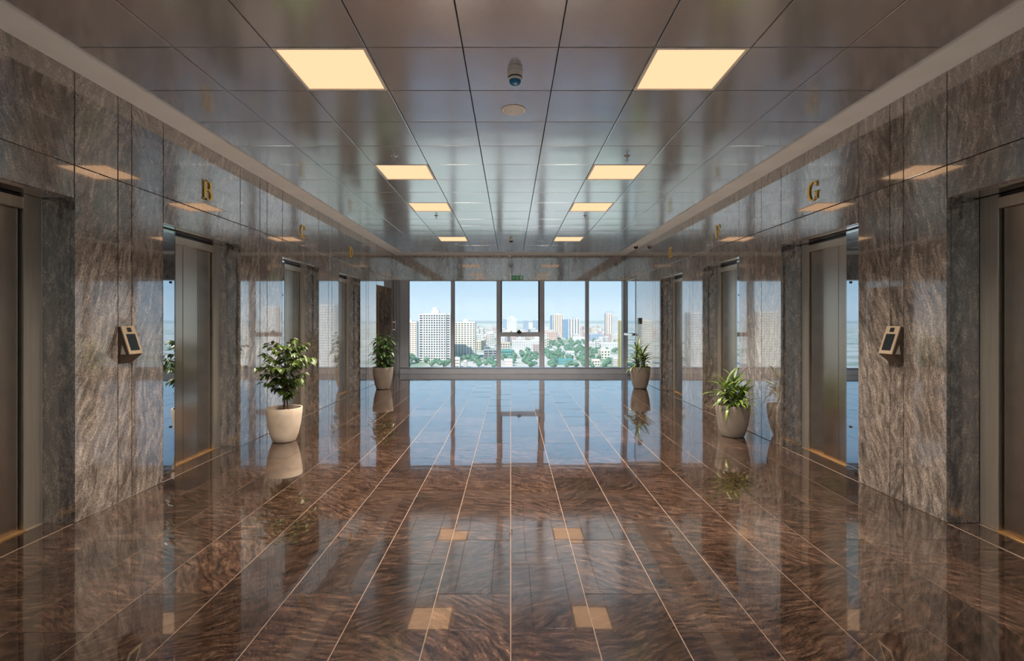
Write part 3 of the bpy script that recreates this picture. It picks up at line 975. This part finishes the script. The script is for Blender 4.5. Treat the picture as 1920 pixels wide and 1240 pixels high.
def blade_mesh(name, mt, l, w, droop):
    m = MB()
    seg = 7
    for i in range(seg + 1):
        q = i / seg
        ww = w * 0.5 * (0.55 + 0.9 * q) * (1 - q ** 3) if q < 0.99 else 0.0006
        a = droop * q
        px = l * (math.sin(a) / droop if droop > 1e-3 else q)
        pz = -l * ((1 - math.cos(a)) / droop if droop > 1e-3 else 0)
        m.v += [(px, -ww, pz + ww * 0.35), (px, 0, pz), (px, ww, pz + ww * 0.35)]
    for i in range(seg):
        for k in range(2):
            b = i * 3 + k
            m.f.append((b, b + 3, b + 4, b + 1))
    me = bpy.data.meshes.new(name)
    me.from_pydata(m.v, [], m.f)
    me.materials.append(mt)
    me.polygons.foreach_set('use_smooth', [True] * len(me.polygons))
    return me

def blade_plant(x, y, label, seed, r, h, heads, ls=1.0):
    rnd = random.Random(seed)
    t = thing('potted_dracaena', (x, y, 0), label, 'plant', 'blade leaf plants on the right')
    pot(t, x, y, r, h, POT_G)
    me = [blade_mesh('leaf', LEAF_D, l * ls, 0.040, dr) for l, dr in ((0.34, 0.9), (0.31, 1.3), (0.27, 1.7), (0.38, 0.7))]
    for (dx, dy, zt, nn, lean) in heads:
        top = Vector((x + dx, y + dy, zt))
        b0 = Vector((x + dx * 0.4, y + dy * 0.4, h * 0.88))
        MB().tube([b0, (b0 + top) / 2 + Vector((0.006, 0.004, 0)), top], [0.010, 0.009, 0.008]).build('stem', BARK, t, tuple(b0), smooth=True)
        for k in range(nn):
            q = k / nn
            az = k * 2.4 + rnd.uniform(-0.2, 0.2)
            el = 1.3 - 1.25 * q + rnd.uniform(-0.15, 0.15)
            d = Vector((math.cos(az) * math.cos(el) + lean, math.sin(az) * math.cos(el), math.sin(el)))
            p = top - Vector((0, 0, 0.14 * q))
            sc = rnd.uniform(0.75, 1.1)
            d.normalize()
            Lm = 0.40 * ls * sc
            room = min(0.99, (HW - 0.10 - p.x) / Lm)
            if d.x > room:
                yz = math.hypot(d.y, d.z) or 1.0
                kk = math.sqrt(max(0.0, 1 - room * room)) / yz
                d = Vector((room, d.y * kk, d.z * kk))
            put_leaf(rnd.choice(me), p, d, Vector((0, 0, 1)), t, sc)

ficus(-2.585, 5.87)
shrub(-2.57, 10.35)
blade_plant(2.645, 6.12, 'spiky green blade plant in a grey pot beside the lift under letter F', 5, 0.197, 0.375,
            [(-0.10, -0.04, 0.58, 26, -0.10), (0.03, 0.05, 0.64, 26, 0.05), (0.08, -0.06, 0.54, 26, 0.10), (-0.04, -0.09, 0.49, 22, -0.05), (0.02, -0.10, 0.46, 20, 0.1)], 0.85)
blade_plant(2.63, 10.45, 'smaller looking blade plant in a taupe pot by the far right corner', 9, 0.205, 0.44,
            [(-0.06, -0.03, 0.76, 26, -0.08), (0.06, 0.04, 0.66, 26, 0.10), (-0.09, -0.06, 0.57, 26, -0.12), (0.05, -0.09, 0.56, 24, 0.05)], 0.95)

# ------------------------------------------------------------------ the city below
ZG = -48.0
EYEH = EYE - ZG
GROUND = vary(mat('city_ground', rgb(150, 168, 136), 0.95), rgb(226, 219, 205), 0.012, lo=0.40, hi=0.52, rand=False)
g = MB().box(-9000, 9000, -6000, 14000, ZG - 3, ZG).build('ground', GROUND, None, (0, 0, ZG))
tag(g, 'hazy green and sandy ground of the city far below', 'ground', kind='structure')
def wall_mat(name, c):
    r_, g_, b_ = c
    return vary(mat(name, rgb(r_, g_, b_), 0.8), rgb(int(r_ * 0.93), int(g_ * 0.93), int(b_ * 0.93)), 0.05)
M_WIN = vary(mat('far_window', rgb(62, 76, 92), 0.25), rgb(88, 102, 116), 0.3)
M_WIN_B = vary(mat('far_blue_glass', rgb(112, 146, 178), 0.2), rgb(132, 164, 192), 0.2)
M_WHITE = wall_mat('white_render', (240, 236, 230))
M_CREAM = wall_mat('cream_render', (242, 234, 218))
M_BEIGE = wall_mat('beige_render', (226, 212, 190))
M_GREYB = wall_mat('blue_grey_render', (176, 190, 204))
M_PINK = wall_mat('pink_render', (222, 196, 188))
M_YEL = wall_mat('ochre_render', (222, 204, 140))
M_BROWN = wall_mat('brown_panel', (150, 112, 88))
M_CONC = wall_mat('bare_concrete', (178, 176, 172))
M_TEAL = wall_mat('teal_roof', (110, 172, 166))

def building_parts(parent, w, dp, h, floors, bays, walls_m, glass_m, org, side_bays=3, sh=0.32, pw=0.3, crown=None, parapet=1.2):
    """glass core behind real floor bands and piers, so every window is a recess"""
    x, y, z = org
    rec = 0.7
    MB().box(x - w / 2 + rec, x + w / 2 - rec, y + rec, y + dp - rec, z, z + h - 0.3).build('windows', glass_m, parent, (x, y, z))
    m = MB()
    fh = h / floors
    for k in range(floors + 1):
        z1 = z + fh * k
        t_ = fh * sh
        m.box(x - w / 2, x + w / 2, y, y + dp, max(z, z1 - t_), z1 + t_ * 0.6 if k < floors else z1 + parapet)
    bw = w / bays
    for k in range(bays + 1):
        c = x - w / 2 + bw * k
        a_, b_ = c - bw * pw / 2, c + bw * pw / 2
        m.box(max(a_, x - w / 2 - 0.05), min(b_, x + w / 2 + 0.05), y - 0.05, y + dp + 0.05, z, z + h)
    sb = dp / side_bays
    for k in range(side_bays + 1):
        c = y + sb * k
        for xa in (x - w / 2 - 0.05, x + w / 2 - rec):
            m.box(xa, xa + rec + 0.05, max(c - sb * pw / 2, y), min(c + sb * pw / 2, y + dp), z, z + h)
    m.build('wall', walls_m, parent, (x, y, z))
    if crown:
        cw, chh, cm = crown
        MB().box(x - w * cw / 2, x + w * cw / 2, y + dp * 0.3, y + dp * 0.7, z + h, z + h + chh).box(x - w * cw * 0.35, x + w * cw * 0.2, y + dp * 0.4, y + dp * 0.6, z + h + chh, z + h + chh * 1.6).build('roof_house', cm, parent, (x, y, z + h))

def tower(u0, u1, ytop, ybase, label, walls_m, glass_m, floors, bays, dp=18, name='tower_block', **kw):
    D = EYEH * F_PX / (ybase - CY)
    w = (u1 - u0) * D / F_PX
    x = ((u0 + u1) / 2 - CX) * D / F_PX
    h = EYEH + (CY - ytop) * D / F_PX
    t = thing(name, (x, D, ZG), label, 'building')
    building_parts(t, w, dp, h, floors, bays, walls_m, glass_m, (x, D, ZG), **kw)
    return t, x, D, w, h

t, x, D, w, h = tower(793, 836, 590, 679, 'wide white apartment tower with dense window grid in the left pane', M_WHITE, M_WIN, 20, 9, 20, pw=0.34, sh=0.25, crown=(0.32, 5.5, M_WHITE))
for sx in (-1, 1):
    wing = MB()
    MB().box(x + sx * (w / 2 + 0.3), x + sx * (w / 2 + 4.6), D + 3, D + 16, ZG, ZG + h - 1).build('wing_windows', M_WIN, t, (x, D, ZG))
    for k in range(21):
        wing.box(x + sx * (w / 2 + 0.1), x + sx * (w / 2 + 5.2), D + 2.2, D + 16.5, ZG + h / 20 * k - 0.8, ZG + h / 20 * k + 0.5)
    for q in (0.1, 4.4):
        wing.box(x + sx * (w / 2 + q), x + sx * (w / 2 + q + 0.8), D + 2.0, D + 16.6, ZG, ZG + h)
    wing.build('wing', M_WHITE, t, (x, D, ZG))
tower(754, 781, 605, 669, 'cream apartment tower at the left frame edge of the window', M_CREAM, M_BROWN, 17, 6, 16, pw=0.42, crown=(0.3, 3, M_WHITE))
tower(782.5, 788, 604, 676, 'thin blue grey tower squeezed between two pale towers', M_GREYB, M_WIN, 20, 2, 12)
tower(853, 891, 605, 672, 'cream apartment tower behind the second window pane', M_CREAM, M_WIN, 17, 7, 18, pw=0.42, sh=0.34, crown=(0.25, 3, M_CREAM))
tower(836, 850, 612, 660, 'pale tower partly hidden by the first slim mullion', M_BEIGE, M_WIN, 16, 3, 14)
tower(951, 968.5, 597, 625, 'distant white tower in the middle casement', M_WHITE, M_GREYB, 18, 4, 30, crown=(0.4, 6, M_WHITE))
tower(943, 950, 599, 625, 'slim blue tower left of the distant white tower', M_GREYB, M_WIN_B, 16, 2, 20)
tower(981, 990, 602, 624, 'distant blue glass tower in the middle casement', M_GREYB, M_WIN_B, 16, 3, 25)
tower(1000, 1011, 601.5, 627, 'distant blue tower against the casement frame', M_GREYB, M_WIN_B, 16, 3, 25)
tower(992, 999, 606, 622, 'low distant pale block between two blue towers', M_WHITE, M_GREYB, 12, 3, 25)
t, x, D, w, h = tower(1036, 1056, 590.5, 632, 'beige striped tower in the fourth pane', M_CREAM, M_BROWN, 20, 5, 22, pw=0.55, sh=0.15, crown=(0.4, 3, M_CREAM))
MB().box(x - w / 2 - 6.5, x - w / 2 - 0.1, D + 2, D + 20, ZG, ZG + h - 2).build('glass_side', M_WIN_B, t, (x, D, ZG))
t, x, D, w, h = tower(1066, 1087, 598.5, 634, 'pale slab tower with dark slot in the fourth pane', M_WHITE, M_WIN, 17, 4, 22, pw=0.5, sh=0.15, crown=(0.5, 2.5, M_GREYB))
MB().box(x - w / 2 - 15, x - w / 2 - 0.1, D + 4, D + 22, ZG, ZG + h - 1).build('glass_side', M_WIN_B, t, (x, D, ZG))
t, x, D, w, h = tower(1136, 1149, 588, 638, 'tall white tower with brown stripe in the last pane', M_WHITE, M_BROWN, 20, 3, 20, pw=0.45, sh=0.2)
MB().box(x + w / 2 + 0.1, x + w / 2 + 15, D + 3, D + 18, ZG, ZG + h - 6).build('side_block', M_GREYB, t, (x, D, ZG))
m = MB()
for k in range(19):
    m.box(x + w / 2 + 0.2, x + w / 2 + 15.6, D + 2.4, D + 18.5, ZG + (h - 6) / 18 * k - 0.5, ZG + (h - 6) / 18 * k + 0.7)
m.build('balcony_bands', M_WHITE, t, (x, D, ZG))
MB().box(x - w * 0.4, x + w / 2 + 4, D + 3, D + 12, ZG + h, ZG + h + 5).build('roof_house', M_GREYB, t, (x, D, ZG + h))
tower(1164, 1176, 603, 690, 'ochre banded tower cut by the right window frame', M_YEL, M_WIN, 20, 4, 14)
tower(1105, 1131, 627.5, 640, 'blue grey glass block under the pale cluster at right', M_GREYB, M_WIN_B, 6, 6, 25)
tower(1021, 1045, 623, 639, 'pinkish office block with columns in the fourth pane', M_PINK, M_BROWN, 5, 6, 20, pw=0.4)
tower(1074, 1096, 633, 640, 'low white block before the slab tower', M_WHITE, M_GREYB, 3, 6, 20)
tower(960, 1012, 640, 658, 'long white building below the casement', M_WHITE, M_GREYB, 5, 12, 14, name='long_building')
tower(1101, 1166, 644, 656, 'long white terrace building in the last pane', M_WHITE, M_GREYB, 4, 14, 16, name='long_building')
tower(1118, 1124, 639, 657, 'white stair tower on the terrace building', M_WHITE, M_WIN, 5, 2, 8)
tower(1127, 1136, 654, 668, 'narrow cream house between two tree groups', M_CREAM, M_WIN, 4, 3, 10, name='house')
tower(1025, 1039, 656, 664, 'white flat roofed house left among the trees', M_WHITE, M_GREYB, 2, 4, 10, name='house')
tower(1062, 1077, 660, 671, 'white billboard-like house in the middle of the trees', M_WHITE, M_GREYB, 2, 3, 8, name='house')
tower(1110, 1125, 676, 686, 'cream cube house at the bottom of the last pane', M_CREAM, M_WIN, 2, 3, 9, name='house')
tower(1150, 1159, 673, 687, 'white house at the bottom right of the window', M_WHITE, M_WIN, 4, 3, 9, name='house')
tower(852, 862, 673, 690, 'cream house at the bottom of the second pane', M_CREAM, M_WIN, 3, 3, 9, name='house')
tower(869, 875, 678, 690, 'small white house at the bottom of the second pane', M_WHITE, M_WIN, 3, 2, 8, name='house')
tower(945, 961, 676, 687, 'white roofed shed at the bottom of the casement', M_WHITE, M_PINK, 2, 4, 10, name='house')
tower(1047, 1075, 676, 685, 'pale green roofed hall among the trees', M_TEAL, M_GREYB, 2, 6, 16, name='hall')
tower(937, 961, 658, 668, 'teal roofed market hall left of the casement', M_TEAL, M_WIN, 2, 6, 20, name='hall')
# unfinished frame building
t, x, D, w, h = tower(907, 933, 657, 674, 'unfinished concrete frame with dark open floors in the second pane', M_CONC, M_WIN, 4, 3, 14, name='frame_building', pw=0.14, sh=0.2)
# towers seen only mirrored in the polished walls
tower(1277, 1318, 573, 690, 'white banded tower seen only as reflection in the left wall', M_WHITE, M_GREYB, 24, 8, 20, sh=0.4, pw=0.2)
tower(1386, 1410, 577, 690, 'second white tower seen only as reflection in the left wall', M_WHITE, M_GREYB, 22, 6, 20, pw=0.3)
tower(466, 505, 586, 690, 'cream tower seen only as reflection in the right wall', M_CREAM, M_GREYB, 22, 8, 20, pw=0.3)
tower(612, 630, 588, 690, 'slim white tower seen only as reflection in the right wall', M_WHITE, M_GREYB, 22, 5, 20, pw=0.3)
tower(702, 722, 602, 690, 'cream tower left of the window frame, mirrored in the right wall', M_CREAM, M_GREYB, 20, 5, 20, pw=0.3)

# footprints already taken: (x, y, radius)
taken = []
for o_ in list(C.objects):
    if o_.get('category') == 'building':
        bb = [world_loc(o_) + (c.location - Vector((0, 0, 0))) + Vector(v.co) for c in C.objects if c.parent == o_ for v in c.data.vertices]
        x0_, x1_ = min(p.x for p in bb), max(p.x for p in bb)
        y0_, y1_ = min(p.y for p in bb), max(p.y for p in bb)
        taken.append((x0_, x1_, y0_, y1_))
def free(x, y, r):
    for a0, a1, b0, b1 in taken:
        if a0 - r < x < a1 + r and b0 - r < y < b1 + r:
            return False
    taken.append((x - r, x + r, y - r, y + r))
    return True
def where(u):
    for lim, nm in ((760, 'left of the window, mirrored in the right wall'), (849, 'in the first pane'), (935, 'in the second pane'), (1016, 'in the middle pane'), (1101, 'in the fourth pane'), (1172, 'in the last pane')):
        if u < lim:
            return nm
    return 'right of the window, mirrored in the left wall'

# low houses: six kinds copied over the plain
kinds = []
HOUSE_W = [M_WHITE, M_CREAM, M_WHITE, M_BEIGE, M_PINK, M_WHITE]
PLAIN = {0: 'white', 1: 'cream', 2: 'white', 3: 'beige', 4: 'pink', 5: 'white'}
rnd = random.Random(21)
avoid = [(1022, 1100, 640, 682), (1100, 1128, 652, 676), (1138, 1166, 648, 662), (765, 848, 672, 692), (850, 895, 664, 682), (976, 996, 655, 682)]
protos = []
RAD = [11.8, 10.2, 15.6, 12.8, 11.0, 8.8]
for i in range(6):
    wv, dv, hv, fl, by = [(16, 14, 12, 4, 4), (14, 12, 9, 3, 3), (24, 14, 15, 5, 6), (18, 16, 12, 4, 4), (15, 15, 18, 6, 3), (12, 12, 21, 7, 3)][i]
    p = bpy.data.objects.new('city_house', None)
    building_parts(p, wv, dv, hv, fl, by, HOUSE_W[i], M_WIN, (0, 0, 0), side_bays=3, pw=0.42, sh=0.3)
    protos.append(p)
def children_of(o):
    return [c for c in C.objects if c.parent == o]
ch_map = {p: children_of(p) for p in protos}
first = {p: True for p in protos}
placed = 0
tries = 0
while placed < 298 and tries < 20000:
    tries += 1
    D = 600 * (7.0 ** (rnd.random() ** 0.8))
    yb = CY + EYEH * F_PX / D
    u = rnd.uniform(560, 1360) if rnd.random() < 0.2 else rnd.uniform(760, 1170)
    if placed > 140:                    # the crowded quarters between the towers
        u = rnd.choice((rnd.uniform(892, 936), rnd.uniform(892, 936), rnd.uniform(1096, 1166), rnd.uniform(938, 1020), rnd.uniform(1020, 1100)))
        D = rnd.uniform(950, 2600)
        yb = CY + EYEH * F_PX / D
    if any(a0 < u < a1 and b0 < yb < b1 for a0, a1, b0, b1 in avoid):
        continue
    p = rnd.choice(protos)
    x = (u - CX) * D / F_PX
    sc = rnd.uniform(0.6, 1.0)
    if not free(x, D + 7 * sc, RAD[protos.index(p)] * sc):
        continue
    if first[p]:
        o = p
        C.objects.link(o)
        first[p] = False
    else:
        o = p.copy()
        C.objects.link(o)
        for c_ in ch_map[p]:
            cc = c_.copy()
            C.objects.link(cc)
            cc.parent = o
    o.location = (x, D, ZG)
    o.scale = (sc, sc, sc * rnd.uniform(0.8, 1.6))
    o.rotation_euler = (0, 0, rnd.uniform(-0.5, 0.5))
    col_ = PLAIN[protos.index(p)]
    tag(o, f'one of the far low {col_} houses {where(u)}', 'building', f'far low {col_} houses {where(u)}')
    placed += 1

# trees
M_TREE = vary(mat('far_tree', rgb(86, 122, 98), 0.9), rgb(116, 150, 122), 0.25)
def crown_mesh(seed):
    bm = bmesh.new()
    rr = random.Random(seed)
    for k in range(5):
        b2 = bmesh.ops.create_icosphere(bm, subdivisions=2, radius=rr.uniform(2.6, 4.0))
        o_ = Vector((rr.uniform(-3, 3), rr.uniform(-3, 3), rr.uniform(4, 8)))
        for v in b2['verts']:
            v.co = v.co * (1 + 0.28 * noise.noise(v.co * 0.9 + Vector((seed * 3.1, k, 0)))) + o_
    me = bpy.data.meshes.new('crown')
    bm.to_mesh(me)
    bm.free()
    me.materials.append(M_TREE)
    return me
crowns = [crown_mesh(k) for k in range(4)]
trunk_me = MB().tube([(0, 0, 0), (0.2, 0, 2.5), (0, 0.1, 5)], [0.5, 0.4, 0.3], 6).mesh('trunk', BARK)
patches = [(1022, 1100, 641, 682, 90), (1101, 1127, 654, 676, 26), (1138, 1166, 650, 662, 20), (850, 895, 664, 682, 26), (976, 996, 656, 682, 16), (768, 790, 671, 676, 8), (830, 848, 664, 680, 10), (893, 930, 672, 690, 12), (1030, 1166, 682, 690, 16), (937, 1012, 664, 690, 16), (893, 1166, 630, 650, 30), (765, 848, 680, 690, 6)]
for (a0, a1, b0, b1, cnt) in patches:
    for k in range(int(cnt * 2.4)):
        u, yb = rnd.uniform(a0, a1), rnd.uniform(b0, b1)
        D = EYEH * F_PX / (yb - CY)
        sc = rnd.uniform(0.5, 0.9)
        if not free((u - CX) * D / F_PX, D, 7.8 * sc):
            continue
        o = bpy.data.objects.new('city_tree', None)
        C.objects.link(o)
        o.location = ((u - CX) * D / F_PX, D, ZG)
        o.scale = (sc, sc, sc * 0.85)
        o.rotation_euler = (0, 0, rnd.uniform(0, 6))
        tag(o, f'one of the far round green trees {where(u)}', 'tree', f'far city trees {where(u)}')
        for nm, me in (('crown', rnd.choice(crowns)), ('trunk', trunk_me)):
            c_ = bpy.data.objects.new(nm, me)
            C.objects.link(c_)
            c_.parent = o

# low hills on the horizon
m = MB()
pts = []
nx = 90
for j, (dy, sc_) in enumerate(((0, 0.0), (400, 1.0), (1500, 0.0))):
    for i in range(nx + 1):
        xx = -9000 + 18000 * i / nx
        hh_ = 48 + 24 * noise.noise(Vector((xx * 0.0006, 3.7, 0))) + 18 * noise.noise(Vector((xx * 0.003, 9.1, 0)))
        pts.append((xx, 9000 + dy, ZG + hh_ * sc_))
m.poly(pts, [(j * (nx + 1) + i, j * (nx + 1) + i + 1, (j + 1) * (nx + 1) + i + 1, (j + 1) * (nx + 1) + i) for j in range(2) for i in range(nx)])
hl = m.build('hills', vary(mat('far_hill', rgb(110, 136, 120), 0.95), rgb(130, 150, 128), 0.002, rand=False), smooth=True)
tag(hl, 'low hazy hills along the city horizon', 'hills', kind='structure')

# summer haze over the plain
hz = bpy.data.materials.new('city_haze')
hz.use_nodes = True
hz.node_tree.nodes.clear()
vs = hz.node_tree.nodes.new('ShaderNodeVolumeScatter')
vs.inputs['Color'].default_value = (0.86, 0.94, 1.0, 1)
vs.inputs['Density'].default_value = 0.00010
vo = hz.node_tree.nodes.new('ShaderNodeOutputMaterial')
hz.node_tree.links.new(vs.outputs[0], vo.inputs['Volume'])
ho = MB().box(-8900, 8900, 90, 13900, ZG - 1, ZG + 420).build('haze', hz, None, (0, 90, ZG))
tag(ho, 'thin blue haze hanging over the city', 'haze', kind='stuff')
